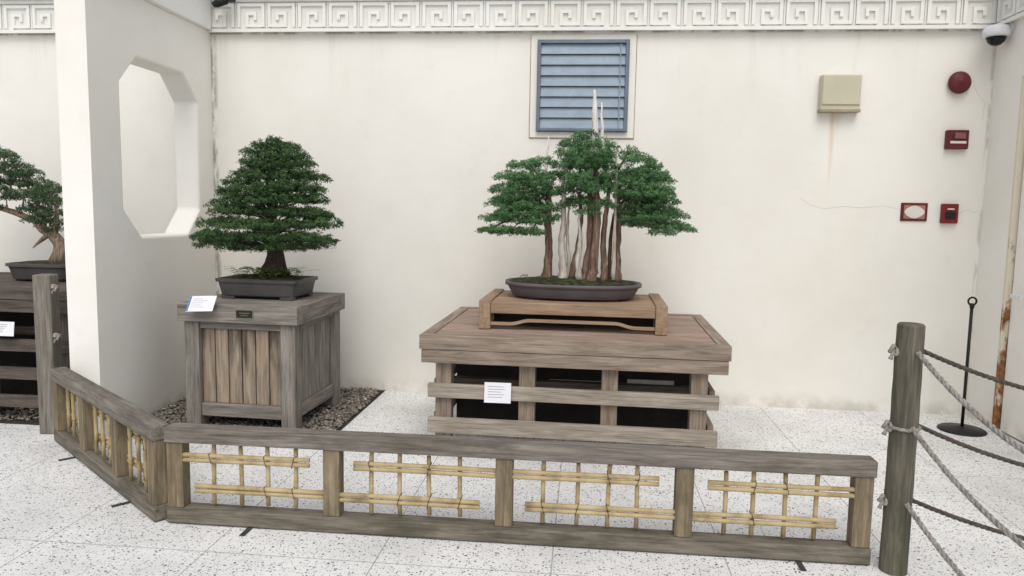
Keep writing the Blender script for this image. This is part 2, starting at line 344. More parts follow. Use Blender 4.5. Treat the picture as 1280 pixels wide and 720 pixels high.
MB().box(XR-.03,XR+.029,YD-.17,YD-.15,1.0,1.02).box(XR-.04,XR-.02,YD-.28,YD-.15,.995,1.025).build('handle',housing,dl,True,bevel=.003)
# ------------------------------------------------------------------ wall fixtures
def wp(px,py,off=0): return onY(px,py,WY0-off)
a=wp(673,51);b_=wp(783,165); VX0,VX1,VZ0,VZ1=a.x,b_.x,b_.z,a.z
vent=thing('louver_vent','blue grey metal louvre vent set high in the cream wall above the forest bonsai','vent',((VX0+VX1)/2,WY0,VZ0))
ventm=plain('vent_metal',lin(142,155,168),.5,.08,10,.1); ventd=plain('vent_dark',lin(88,99,112),.6,.15)
m0,m1=.055,.004
MB().box(VX0-m0,VX0-m1,WY0-.012,WY0,VZ0-.05,VZ1+.045).box(VX1+m1,VX1+m0,WY0-.012,WY0,VZ0-.05,VZ1+.045).box(VX0-m1,VX1+m1,WY0-.011,WY0,VZ1+m1,VZ1+.045).box(VX0-m1,VX1+m1,WY0-.011,WY0,VZ0-.05,VZ0-m1).build('surround',paint,vent,True,bevel=.002)
q=MB(); e=.003; qx0,qx1,qz0,qz1=VX0-m0-e,VX1+m0+e,VZ0-.053,VZ1+.048
q.box(qx0-.002,qx0+.002,WY0-.008,WY0,qz0,qz1).box(qx1-.002,qx1+.002,WY0-.008,WY0,qz0,qz1).box(qx0+.002,qx1-.002,WY0-.008,WY0,qz0-.002,qz0+.002); q.build('joint_line',plain('sealant',lin(164,140,110),.8,.2),vent,True)
MB().box(VX0,VX1,WY0-.01,WY0,VZ0,VZ1).build('backing',ventd,vent,True)
MB().box(VX0,VX0+.026,WY0-.05,WY0-.0105,VZ0,VZ1).box(VX1-.026,VX1,WY0-.05,WY0-.0105,VZ0,VZ1).box(VX0+.026,VX1-.026,WY0-.048,WY0-.0105,VZ1-.028,VZ1).box(VX0+.026,VX1-.026,WY0-.048,WY0-.0105,VZ0,VZ0+.022).build('frame',plain('vent_frame',lin(108,120,132),.5,.1),vent,True,bevel=.003)
nb=8; hz=(VZ1-VZ0-.05)/nb
for k in range(nb):
    z0=VZ0+.022+k*hz
    MB().add([(VX0+.027,WY0-.040,z0+.001),(VX1-.027,WY0-.040,z0+.001),(VX1-.027,WY0-.038,z0+.007),(VX0+.027,WY0-.038,z0+.007),(VX0+.027,WY0-.022,z0+hz*.96),(VX1-.027,WY0-.022,z0+hz*.96),(VX1-.027,WY0-.018,z0+hz*.96),(VX0+.027,WY0-.018,z0+hz*.96)],[(0,1,5,4),(3,2,6,7),(0,1,2,3),(4,5,6,7),(0,3,7,4),(1,2,6,5)]).build('louver_blade',ventm,vent,True)
MB().box(VX1-.07,VX1-.062,WY0-.045,WY0-.020,VZ0+.03,VZ1-.036).build('blade_link',ventm,vent,True)
a=wp(1023,95);b_=wp(1072,141); cx=(a.x+b_.x)/2
bx_=thing('wall_box','square beige metal box on the cream wall with rust drips below it','utility box',(cx,WY0,b_.z))
MB().box(a.x+.008,b_.x-.008,WY0-.075,WY0,b_.z,a.z).build('case',cream_box,bx_,True,bevel=.008)
MB().box(a.x+.014,b_.x-.014,WY0-.086,WY0-.0755,b_.z+.05,a.z-.008).build('cover',cream_box,bx_,True,bevel=.005)
MB().box(a.x+.004,b_.x-.004,WY0-.080,WY0-.0005,b_.z-.004,b_.z+.018).build('bottom_trim',plain('trim_beige',lin(160,150,124),.6),bx_,True,bevel=.003)
MY=Matrix.Rotation(R(90),4,'X')
def faceM(p): return Matrix.Translation(p)@MY@Matrix.Scale(.9,4)
c0=wp(1197,104); bell=thing('fire_bell','round dark red alarm bell high on the right of the wall','alarm bell',(c0.x,WY0,c0.z))
MB().lathe([(.06,0),(.06,.025),(.05,.03)],32,faceM(c0)).build('back_plate',redd,bell,True,smooth=False)
MB().lathe([(.088,.026),(.092,.030),(.090,.045),(.078,.062),(.05,.075),(.018,.080),(.016,.086),(.004,.088)],40,faceM(c0)).build('gong',redd,bell,True,smooth=True)
c0=wp(1194,175); al=thing('alarm_horn','dark red fire alarm horn box with pale strip, below the round bell','fire alarm',(c0.x,WY0,c0.z-.07))
MB().box(c0.x-.08,c0.x+.08,WY0-.045,WY0,c0.z-.072,c0.z+.072).build('case',redd,al,True,bevel=.008)
MB().box(c0.x-.03,c0.x+.05,WY0-.062,WY0-.0455,c0.z+.005,c0.z+.050).build('strobe',plain('strobe_lens',lin(140,92,88),.3),al,True,bevel=.006)
MB().box(c0.x-.055,c0.x+.06,WY0-.049,WY0-.0455,c0.z-.03,c0.z-.012).build('pale_strip',redw,al,True)
c0=wp(1142,265); sg=thing('wall_plate','red framed plate with white oval, left of the pair low on the wall','wall plate',(c0.x,WY0,c0.z-.07))
MB().box(c0.x-.098,c0.x+.098,WY0-.012,WY0,c0.z-.07,c0.z+.07).build('plate',redd,sg,True,bevel=.003)
MB().box(c0.x-.078,c0.x+.078,WY0-.015,WY0-.0125,c0.z-.052,c0.z+.052).build('white_field',plain('field',lin(170,118,104),.5),sg,True)
MB().lathe([(.05,0),(.05,.003)],32,Matrix.Translation((c0.x,WY0-.0155,c0.z))@MY,sx=1.5,sy=.98,p=1.6).build('oval',redw,sg,True)
c0=wp(1185,267); cp=thing('call_point','small red pull station with black handle, right of the white oval plate','fire call point',(c0.x,WY0,c0.z-.07))
MB().box(c0.x-.06,c0.x+.06,WY0-.04,WY0,c0.z-.075,c0.z+.075).build('case',red,cp,True,bevel=.007)
MB().box(c0.x-.035,c0.x+.035,WY0-.052,WY0-.0405,c0.z-.04,c0.z+.015).build('handle',blackm,cp,True,bevel=.004)
MB().box(c0.x-.025,c0.x+.025,WY0-.043,WY0-.0405,c0.z+.03,c0.z+.04).build('pale_strip',redw,cp,True)
kc=Vector((XR-.09,5.90,2.90)); sc_=thing('security_camera','white domed security camera under the frieze at the right corner','security camera',(XR,5.9,2.9))
MB().lathe([(.05,0),(.05,.02),(.04,.028)],24,Matrix.Translation((XR,5.90,2.93))@Matrix.Rotation(R(-90),4,'Y')).build('wall_mount',housing,sc_,True)
MB().tube([(XR-.02,5.90,2.93),(XR-.06,5.90,2.945),(kc.x,kc.y,2.94)],.022,12).build('arm',housing,sc_,True,smooth=True)
MB().lathe([(.085,-.0),(.092,.01),(.092,.05),(.076,.075),(.03,.088)],32,Matrix.Translation((kc.x,kc.y,2.865))).build('housing',housing,sc_,True,smooth=True)
MB().lathe([(.008,-.062),(.03,-.056),(.054,-.036),(.068,-.002)],32,Matrix.Translation((kc.x,kc.y,2.865))).build('dome',lens,sc_,True,smooth=True)
c0=onY(284,3,5.96); sp=thing('spotlight','small black fixture clamped to the frieze beside the partition','lamp',(c0.x,5.96,c0.z))
MB().box(c0.x-.07,c0.x+.07,5.90,5.965,c0.z,c0.z+.03).build('bracket',blackm,sp,True,bevel=.004)
MB().lathe([(.02,-.06),(.032,-.03),(.034,.05),(.02,.06)],20,Matrix.Translation((c0.x-.03,5.90,c0.z-.015))@Matrix.Rotation(R(70),4,'Y')).build('lamp_head',blackm,sp,True,smooth=True)
# ------------------------------------------------------------------ fence panels
def cane(b,p0,p1,r):
    p0=Vector(p0);p1=Vector(p1);L=(p1-p0).length; step=random.uniform(.12,.17); x=random.uniform(.05,.12); ks=[(0,1)]
    while x<L-.01:
        ks+= [(x-.005,1),(x-.0015,1.08),(x+.0015,1.08),(x+.005,.98)]; x+=step*random.uniform(.9,1.1)
    ks.append((L,.96)); off=Vector((random.uniform(-1,1),random.uniform(-1,1),random.uniform(-1,1)))*.0022; pts=[];rad=[]
    for d,s in sorted(ks):
        u=max(0,min(1,d/L)); pts.append(p0.lerp(p1,u)+off*math.sin(math.pi*u)); rad.append(r*s)
    b.tube(pts,rad,10)
def fence_panel(loc,rot,L,nb,label,foot,fracs):
    F=thing('fence_panel',label,'fence',loc,rot)
    D=.042; T0=.408; T1=.482
    MB().box(-.002,L+.002,-D-.004,D+.004,T0,T1).build('top_rail',fw[0],F,bevel=.006)
    MB().box(0,L,-D,D,.006,.082).build('bottom_rail',fwb,F,bevel=.006)
    bw=L/nb
    cs=[.045]+[bw*k for k in range(1,nb)]+[L-.045]
    for c_ in cs: MB().box(c_-.040,c_+.040,-D+.006,D-.006,.0825,T0-.0005).build('post',fi,F,bevel=.004)
    for k in range(nb):
        x0=cs[k]+.040; x1=cs[k+1]-.040; w=x1-x0; odd=k%2
        up=(x0+(.09*w if odd else 0),x1-(0 if odd else .1*w)); lo=(x0+(0 if odd else .08*w),x1-(.1*w if odd else 0))
        zs=(.334+random.uniform(-.004,.004),.178+random.uniform(-.004,.004))
        for (xa,xb),z in ((up,zs[0]),(lo,zs[1])):
            for dz,yy in ((.0125,-.023),(-.0125,-.0235)):
                bb=MB(); cane(bb,(xa,yy,z+dz),(xb,yy,z+dz+random.uniform(-.003,.003)),.0112); bb.build('bamboo_rail',bamboo,F,smooth=True)
        for fr in fracs:
            x=x0+fr*w+random.uniform(-.008,.008); bb=MB(); lean=random.uniform(-.005,.005); cane(bb,(x,0,.095+random.uniform(0,.012)),(x+lean,0,.400-random.uniform(0,.010)),.0105); u=bb.build('bamboo_upright',bamboo,F,smooth=True)
            for (xa,xb),z in ((up,zs[0]),(lo,zs[1])):
                if xa-.01<x<xb+.01 and random.random()<.65:
                    q=MB(); s=random.choice((-1,1))
                    q.tube([(x-.006,-.036,z-s*.024),(x+.006,-.036,z+s*.024),(x+.008,.012,z+s*.026),(x-.008,.012,z-s*.026)],.0016,5,closed=True)
                    q.build('lashing',cord,u)
    for x,s in foot: MB().box(x-.013,x+.013,-.125 if s<0 else .0,.0 if s<0 else .125,.0015,.0045).build('foot_plate',tab_m,F)
    return F
fence_panel((-1.985,3.345,0),0,3.29,4,'long low weathered fence with bamboo lattice across the front',[(.42,-1),(2.98,-1)],(.2,.393,.585,.777))
fence_panel((-2.02,3.33,0),math.atan2(1.09,-1.34),1.74,3,'short angled fence with bamboo lattice at lower left',[(.35,1),(1.3,1)],(.25,.5,.75))
# ------------------------------------------------------------------ posts and ropes
PR=onZ(1116,713)
T=thing('post','dark round timber post holding ropes at the right end of the long fence','post',(PR.x,PR.y,0)); b=MB(); pts=[];rad=[]
for k in range(15):
    z=1.1*k/14; pts.append((random.uniform(-.0015,.0015),random.uniform(-.0015,.0015),z)); rad.append(.056*(1.02-.05*k/14))
pts[-1]=(0,0,1.092); pts.append((0,0,1.1)); rad[-1]=.056*.97; rad.append(.056*.86)
b.tube(pts,rad,20,.012); b.build('shaft',postw,T)
PL=onZ(66,540); T=thing('post','weathered square timber post at far left, beside the partition','post',(PL.x,PL.y,0),R(8))
MB().box(-.056,.056,-.056,.056,0,1.07).build('shaft',postl,T,bevel=.008)
def twist(b,pts,r,turn=.04):
    P=[Vector(p) for p in pts]; dense=[]
    for a,c in zip(P[:-1],P[1:]):
        n=max(1,int((c-a).length/.008))
        for k in range(n): dense.append(a.lerp(c,k/n))
    dense.append(P[-1]); 
    for s in range(3):
        out=[]; L=0
        for i,p in enumerate(dense):
            if i: L+=(p-dense[i-1]).length
            tdir=(dense[min(i+1,len(dense)-1)]-dense[max(i-1,0)]).normalized(); x=tdir.cross(Vector((.1,.2,1))); 
            if x.length<.1: x=tdir.cross(Vector((1,0,0)))
            x.normalize(); y=tdir.cross(x); an=L/turn*2*math.pi/2+s*2.094
            out.append(p+(x*math.cos(an)+y*math.sin(an))*r*.55)
        b.tube(out,r*.56,6)
def knotm(b,kx,ky,z,r):
    pts=[(kx+.014*math.cos(a),ky+.012*math.sin(2*a),z+.016*math.sin(a)+.005*math.cos(3*a)) for a in [2*math.pi*i/20 for i in range(21)]]
    b.tube(pts,r*.8,7)
    b.tube([(kx,ky,z),(kx-.010,ky-.008,z-.022),(kx-.016,ky-.010,z-.040)],[r*.7,r*.6,r*.9],7,.2)
def wrap(b,X,Y,z,pr,r,knot=None,arc=(0,360)):
    pts=[]
    for i in range(33):
        a=R(arc[0]+(arc[1]-arc[0])*i/32); pts.append((X+math.cos(a)*(pr+r*.6),Y+math.sin(a)*(pr+r*.6),z+.004*math.sin(a)))
    twist(b,pts,r*.7)
    if knot is not None: knotm(b,X+math.cos(knot)*(pr+r*1.4),Y+math.sin(knot)*(pr+r*1.4),z,r)
def rope(z0,end,sag,r,mat,label,knot,off,wr=True):
    b=MB(); X,Y=PR.x,PR.y; d=(Vector((end[0],end[1],0))-Vector((X,Y,0))).normalized()
    s=Vector((X,Y,z0))+d*.052; e=Vector(end); pts=[]
    for k in range(25):
        u=k/24; p=s.lerp(e,u); p.z-=sag*4*u*(1-u); pts.append(p)
    twist(b,pts,r)
    if wr: wrap(b,X,Y,z0+off,.055,r,knot)
    o=b.build('rope',mat,None,origin=(X,Y,z0),smooth=True); tag(o,label,'rope','ropes on the right post'); return o
hs=(.985,.66,.325); nm=('top','middle','lowest')
for k,z in enumerate(hs):
    rope(z,(3.6,3.45,z-.02),(.23,.24,.22)[k],.0098,ropeD,'dark rope running right from the %s hole of the right post'%nm[k],None,.008,False)
    rope(z,(1.83,1.75,z-.12),(.22,.22,.20)[k],.0108,ropeL,'pale grey rope sagging toward the viewer from the %s knot of the right post'%nm[k],R(185),-.006,k==1)
    if k!=1:
        o=[q for q in C.objects if q.name.startswith('rope')][-1]
        b=MB(); knotm(b,-.066,-.006,0,.0108); b.build('knot',ropeL,o,smooth=True)
for zz_,lb in ((.985,'pale frayed rope end tied at the top of the far left post'),(.66,'pale frayed rope end tied halfway up the far left post')):
    b=MB(); b.tube([(.058,-.03,0),(.080,-.035,.004),(.086,.0,-.002),(.058,.02,0)],.009,7,.1); knotm(b,.078,-.02,0,.010)
    o=b.build('rope',ropeL,None,smooth=True); o.location=(PL.x,PL.y,zz_); tag(o,lb,'rope')
sb=onZ(1202,538); st=thing('stanchion','thin black pole on a round base near the side door','stanchion',(sb.x,sb.y,0))
MB().lathe([(.16,0),(.16,.008),(.15,.016),(.05,.026),(.02,.035)],40).build('base',blackm,st,smooth=True)
MB().tube([(0,0,.03),(0,0,.92)],.011,12).build('pole',blackm,st,smooth=True)
MB().lathe([(.014,.905),(.016,.915),(.016,.93),(.012,.94)],16).tube([(.028*math.cos(a),0,.955+.028*math.sin(a)) for a in [2*math.pi*k/20 for k in range(20)]],.007,8,closed=True).build('ring',blackm,st,smooth=True)
# ------------------------------------------------------------------ display tables
def display_table(T,W,D,Hh,ft,fb,posts,slats,mats,topm,slatm,inner):
    bd=.075; x0,x1,y0,y1=-W/2,W/2,-D/2,D/2; zt=Hh; n=9; ww=(D-2*bd)/n
    b=MB()
    for k in range(n): b.box(x0+bd+.003,x1-bd-.003,y0+bd+k*ww+.002,y0+bd+(k+1)*ww-.002,zt-.035,zt-.004-random.uniform(0,.002))
    b.build('top_boards',topm,T,bevel=.002)
    for xa in (x0,x1-bd): MB().box(xa,xa+bd,y0+bd+.001,y1-bd-.001,zt-ft,zt).build('side_edge_board',mats[1],T,bevel=.004)
    MB().box(x0,x1,y0,y0+bd,zt-ft,zt).build('front_edge_board',mats[0],T,bevel=.004)
    MB().box(x0,x1,y1-bd,y1,zt-ft,zt).build('rear_edge_board',mats[0],T,bevel=.004)
    MB().box(x0+.012,x1-.012,y0+.004,y0+.05,zt-ft-fb,zt-ft-.002).build('front_apron',mats[0],T,bevel=.004)
    MB().box(x0+.012,x1-.012,y1-.05,y1-.01,zt-ft-fb,zt-ft-.002).build('rear_apron',mats[0],T,bevel=.004)
    for s in (0,1):
        xa=x0+.010 if s==0 else x1-.05; MB().box(xa,xa+.04,y0+.051,y1-.051,zt-ft-fb,zt-ft-.003).build('side_apron',mats[1],T,bevel=.004)
    for f in posts:
        xc=x0+f*W
        MB().box(xc-.05,xc+.05,y0+.06,y0+.15,0,zt-ft-.004).build('leg',mats[2],T,bevel=.005)
        MB().box(xc-.05,xc+.05,y1-.15,y1-.06,0,zt-ft-.004).build('leg',mats[2],T,bevel=.005)
    for (z0,z1) in slats:
        MB().box(x0+.05,x1-.055,y0+.02,y0+.058,z0,z1).build('slat',slatm,T,bevel=.004)
        MB().box(x0+.05,x1-.055,y1-.058,y1-.02,z0,z1).build('slat',slatm,T,bevel=.004)
        MB().box(x0+.06,x0+.098,y0+.16,y1-.16,z0,z1).build('slat',mats[1],T,bevel=.004)
        MB().box(x1-.098,x1-.06,y0+.16,y1-.16,z0,z1).build('slat',mats[1],T,bevel=.004)
    MB().box(x0+.12,x1-.12,y0+.62,y0+.64,.0,inner).build('interior_shade_panel',black_in,T)  # added dark sheet, its colour stands in for shade inside the open base
    MB().box(x0+.12,x1-.12,y0+.30,y0+.36,zt-ft-.30,zt-ft-.24).build('inner_beam',dw[0],T)
TZ=.772; TR=R(-1.2)
tab=thing('display_table','large weathered timber display table with open slatted base under the forest bonsai','display table',(-.045,5.14,0),TR)
display_table(tab,1.885,1.38,TZ,.09,.085,(.075,.355,.625,.91),((.375,.462),(.148,.245)),tw,tt,tslat,.62)
pp=plain('shaded_pale',lin(190,186,178),.8)
for (pa,pb) in ((600,652),(686,752),(784,842)):
    qa=onY(pa,474,4.86);qb=onY(pb,494,4.86); MB().box(qa.x,qb.x,4.86,4.866,qb.z,qa.z).build('lit_gap_panel',pp,tab,True)  # added pale patches painted as light coming through from behind the base
ltab=thing('display_table','dark weathered slatted display table behind the far left post','display table',(-4.55,5.33,0),0)
display_table(ltab,2.2,1.16,.94,.07,.09,(.05,.35,.65,.93),((.50,.585),(.30,.385),(.10,.185)),dw,dw[0],dw[0],.76)
def card(px,py,Y,w,h,tilt,label,stripe=False):
    c_=onY(px,py,Y); T=thing('label_card',label,'label card',c_,0); M_=Matrix.Rotation(tilt,4,'X')
    MB().box(-w/2,w/2,-.002,.002,-h/2,h/2,M_).build('card',white,T,bevel=.0008)
    b=MB()
    for k in range(5):
        zz=h*(.30-.13*k); ln=w*random.uniform(.3,.62); b.box(-w*.36,-w*.36+ln,-.0028,-.0021,zz-.0012,zz+.0012,M_)
    b.build('printed_lines',ink,T)
    if stripe: MB().box(-w/2+.002,-w/2+.014,-.0032,-.0021,-h/2+.002,h/2-.002,M_).build('stripe',blue,T)
    return T
card(622,491,4.455,.165,.125,R(-8),'white label card hung on the upper slat of the large table')
card(5,411,4.735,.15,.10,R(-8),'white label card on the far left dark table')
# pedestal
PZ=.885; ang=R(-2.5); fr=onZ(371,384,PZ); W=.855; D=.88
pc=Vector((fr.x,fr.y,0))+Matrix.Rotation(ang,4,'Z')@Vector((-W/2,D/2,0))
ped=thing('pedestal','box shaped weathered wooden pedestal with dark stained vertical planks','pedestal',(pc.x,pc.y,0),ang)
x0,x1,y0,y1=-W/2,W/2,-D/2,D/2
b=MB()
for k in range(7): b.box(x0+.09+.001,x1-.09-.001,y0+.09+k*(D-.18)/7+.0015,y0+.09+(k+1)*(D-.18)/7-.0015,PZ-.04,PZ-.004)
b.build('top_boards',pw[0],ped,bevel=.002)
MB().box(x0,x1,y0,y0+.088,PZ-.125,PZ).build('front_edge_board',pw[0],ped,bevel=.005)
MB().box(x0,x1,y1-.088,y1,PZ-.125,PZ).build('rear_edge_board',pw[0],ped,bevel=.005)
for xa in (x0,x1-.088): MB().box(xa,xa+.088,y0+.0895,y1-.0895,PZ-.125,PZ-.001).build('side_edge_board',pw[1],ped,bevel=.005)
e=.03; lw=.105
for xa in (x0+e,x1-e-lw):
    for yy in (y0+e,y1-e-lw): MB().box(xa,xa+lw,yy,yy+lw,0,PZ-.126).build('leg',pw[2],ped,bevel=.005)
xi0,xi1,yi0,yi1=x0+e+lw,x1-e-lw,y0+e+lw,y1-e-lw
for yy in (y0+e+.015,y1-e-.075): 
    MB().box(xi0+.001,xi1-.001,yy,yy+.06,.10,.19).build('lower_rail',pw[0],ped,bevel=.004)
    MB().box(xi0+.001,xi1-.001,yy,yy+.06,PZ-.175,PZ-.127).build('upper_rail',pw[0],ped,bevel=.004)
for xa in (x0+e+.015,x1-e-.075):
    MB().box(xa,xa+.06,yi0+.001,yi1-.001,.10,.19).build('lower_rail',pw[1],ped,bevel=.004)
    MB().box(xa,xa+.06,yi0+.001,yi1-.001,PZ-.175,PZ-.127).build('upper_rail',pw[1],ped,bevel=.004)
n=6
for yy in (y0+e+.035,y1-e-.055):
    b=MB()
    for k in range(n):
        w=(xi1-xi0)/n; b.box(xi0+k*w+.004,xi0+(k+1)*w-.004,yy+random.uniform(0,.004),yy+.02,.191,PZ-.176)
    b.build('plank_panel',stainp,ped,bevel=.003)
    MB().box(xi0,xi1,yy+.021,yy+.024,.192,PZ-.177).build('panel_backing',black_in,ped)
for xa in (x0+e+.035,x1-e-.055):
    b=MB()
    for k in range(n):
        w=(yi1-yi0)/n; b.box(xa,xa+.02,yi0+k*w+.003,yi0+(k+1)*w-.003,.191,PZ-.176)
    b.build('plank_panel',pw[2],ped,bevel=.003)
def pedw(x,y,z): return Matrix.Translation((pc.x,pc.y,0))@Matrix.Rotation(ang,4,'Z')@Vector((x,y,z))
q=thing('plaque','small dark metal plaque on the front edge of the planked pedestal','plaque',pedw(.06,y0-.001,PZ-.06),ang)
MB().box(-.062,.062,-.004,0,-.03,.03).build('rim',brassr,q,bevel=.001); MB().box(-.057,.057,-.0058,-.0042,-.025,.025).build('face',brass,q)
MB().box(-.035,.035,-.0066,-.006,.005,.009).box(-.025,.025,-.0066,-.006,-.010,-.007).build('engraved_lines',brassr,q)
cc=pedw(-.225,y0-.028,PZ+.0); T=card(0,0,5,.19,.12,R(-38),'white label card with blue stripe on the front edge of the planked pedestal',True); T.location=cc+Vector((0,-.012,.005)); T.rotation_euler=(0,R(-3),ang)
MB().box(-.004,.004,.002,.05,-.02,-.012).build('clip',blackm,T)
# ------------------------------------------------------------------ bonsai stand
SZ=TZ; SH=.190
sc0=onZ(604,411,SZ); sc1=onZ(830,419,SZ); SW=(sc1-sc0).length+.05; scx=(sc0.x+sc1.x)/2; scy=(sc0.y+sc1.y)/2; SD=.74
stand=thing('bonsai_stand','low brown wooden stand with scalloped stretcher on top of the large table','stand',(scx,scy+SD/2,SZ-.002),R(-1.0))
xa,xb,ya_,yb_=-SW/2,SW/2,-SD/2,SD/2
for s in (0,1):
    X0,X1=(xa,xa+.075) if s==0 else (xb-.075,xb)
    MB().prism([(ya_,0),(ya_+.1,0),(ya_+.14,.05),(ya_+.14,.09),(yb_-.14,.09),(yb_-.14,.05),(yb_-.1,0),(yb_,0),(yb_,SH),(ya_,SH)],X0,X1,Matrix(((0,1,0,0),(1,0,0,0),(0,0,1,0),(0,0,0,1)))).build('end_board',sw[1],stand,bevel=.006)
b=MB()
for k in range(5): b.box(xa+.076,xb-.076,ya_+.04+k*(SD-.08)/5+.001,ya_+.04+(k+1)*(SD-.08)/5-.001,SH-.05,SH-.012)
b.build('top_boards',sw[0],stand,bevel=.002)
MB().box(xa+.076,xb-.076,ya_+.012,ya_+.039,SH-.085,SH-.010).build('front_rail',sw[0],stand,bevel=.004); MB().box(xa+.076,xb-.076,yb_-.039,yb_-.012,SH-.085,SH-.010).build('rear_rail',sw[0],stand,bevel=.004)
def scal(x):
    u=(x-xa-.076)/(SW-.152); d=min(u,1-u)
    return .026*(1 if d>.24 else 0.5-0.5*math.cos(math.pi*max(0,(d-.12)/.12)) if d>.12 else 0)
for yy in (ya_+.02,yb_-.04):
    xs=[xa+.076+(SW-.152)*k/40 for k in range(41)]
    b=MB()
    prof=[(x,.026+scal(x)) for x in xs]+[(x,.046+scal(x)) for x in xs[::-1]]
    b.prism(prof,yy,yy+.02); b.build('scalloped_stretcher',sw[0],stand)
MB().box(xa+.076,xb-.076,ya_+.16,ya_+.17,.02,SH-.051).build('gap_shade_sheet',black_in,stand)  # dark sheet painted as the shade in the gap below the top
# ------------------------------------------------------------------ foliage
def leaves(name,mat,parent,pads,dens,L,Wd,seed,crad=(.020,.038),cov=1.5,zb=.45):
    g=np.random.default_rng(seed); P=[];A=[];T=[]
    for (c_,rx,ry,rz) in pads:
        nc=max(6,int(rx*ry/(.029**2)*cov)); tp=g.uniform(-.10,.10)
        for _ in range(nc):
            r_=math.sqrt(g.uniform(0,1.12)); th=g.uniform(0,6.283)
            hz_=math.sqrt(max(0,1-min(1,r_)**2)); zu=g.uniform(-.45,1.0); zc=rz*(hz_*zu)-.010*r_*r_
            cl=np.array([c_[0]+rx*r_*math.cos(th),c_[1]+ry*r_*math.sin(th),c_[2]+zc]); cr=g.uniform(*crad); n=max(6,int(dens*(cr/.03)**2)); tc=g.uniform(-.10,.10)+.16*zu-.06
            d=g.normal(0,1,(n,3)); d[:,2]+=zb; d/=np.linalg.norm(d,axis=1)[:,None]
            pos=cl+d*cr*g.uniform(.25,1.0,(n,1))*np.array([1.1,1.1,.75]); ax=d+g.normal(0,.45,(n,3)); ax/=np.linalg.norm(ax,axis=1)[:,None]
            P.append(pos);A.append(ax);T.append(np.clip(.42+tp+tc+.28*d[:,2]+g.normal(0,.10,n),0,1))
    P=np.concatenate(P);A=np.concatenate(A);T=np.concatenate(T); n=len(P)
    S=np.cross(A,g.normal(0,1,(n,3))); S/=np.linalg.norm(S,axis=1)[:,None]; l=L*g.uniform(.6,1.3,(n,1)); w=Wd*g.uniform(.7,1.3,(n,1))
    V=np.stack([P-S*w*.5,P+S*w*.5,P+A*l+S*w*.2,P+A*l-S*w*.2],1).reshape(-1,3)
    o=parent
    while o.parent: o=o.parent
    I=np.array((Matrix.Translation(o.location)@Matrix.Rotation(o.rotation_euler.z,4,'Z')).inverted()); V=V@I[:3,:3].T+I[:3,3]
    me=bpy.data.meshes.new(name); me.vertices.add(len(V)); me.vertices.foreach_set('co',V.ravel().astype(np.float32))
    me.loops.add(n*4); me.loops.foreach_set('vertex_index',np.arange(n*4,dtype=np.int32)); me.polygons.add(n)
    me.polygons.foreach_set('loop_start',np.arange(n,dtype=np.int32)*4)
    me.polygons.foreach_set('loop_total',np.full(n,4,dtype=np.int32)); me.update(calc_edges=True); me.validate()
    at=me.attributes.new('tint','FLOAT','FACE'); at.data.foreach_set('value',T.astype(np.float32)); me.materials.append(mat)
    ob=bpy.data.objects.new(name,me); C.objects.link(ob); ob.parent=parent; return ob
def limb(b,p0,p1,ra,rb,n=7,wob=.012,bow=.02):
    p0=Vector(p0);p1=Vector(p1); pts=[];rad=[]
    for k in range(n):
        u=k/(n-1); p=p0.lerp(p1,u); p.z+=bow*math.sin(math.pi*u)
        if 0<k<n-1: p+=Vector((random.uniform(-1,1),random.uniform(-1,1),random.uniform(-1,1)))*wob
        pts.append(p); rad.append(ra+(rb-ra)*u)
    b.tube(pts,rad,6,.1)
PY=pc.y+.06
pot_rect=thing('bonsai_pot','rectangular dark grey bonsai pot on the planked pedestal','pot',(onY(335,358,PY).x,PY,PZ-.003),ang)
PC=pot_rect.location.copy(); PH=.145
prof=[(.87,.022),(.90,.03),(.95,.108),(.96,.120),(1.01,.121),(1.02,PH-.001),(.94,PH),(.92,.122)]
MB().lathe(prof,64,None,sx=.312,sy=.205,p=12).build('bowl',pot1,pot_rect)
for sx in (-1,1):
    for sy in (-1,1): MB().box(sx*.22-.05,sx*.22+.05,sy*.145-.03,sy*.145+.03,0,.028).build('foot',pot1,pot_rect,bevel=.004)
MB().lathe([(.92,.122),(.88,.142),(.6,.154),(.3,.162),(.1,.165)],64,None,sx=.312,sy=.205,p=9).build('soil',soil,pot_rect,smooth=True)
tb=onY(343,334,PC.y)
tree1=thing('bonsai_tree','dense dark green conical bonsai with a single trunk, in the rectangular pot','bonsai tree',(tb.x,PC.y,PZ+.155))
TY=PC.y
cl=[(343,339,17),(344,329,12.5),(344,318,10),(341,300,8.5),(338,280,7),(341,260,6),(338,235,5),(341,210,3.5),(342,185,2)]
b=MB(); b.tube([onY(a,y_,TY) for a,y_,_ in cl],[r*.0058 for _,_,r in cl],12,.10)
for k in range(7):
    an=k*.9+.3; b.tube([tuple(onY(343,331,TY)),tuple(onY(343,338,TY)+Vector((.055*math.cos(an),.055*math.sin(an),-.003))),tuple(onY(343,341,TY)+Vector((.11*math.cos(an),.11*math.sin(an),-.012)))],[.042,.03,.01],7,.1)
b.build('trunk',bark_d,tree1,True,smooth=True)
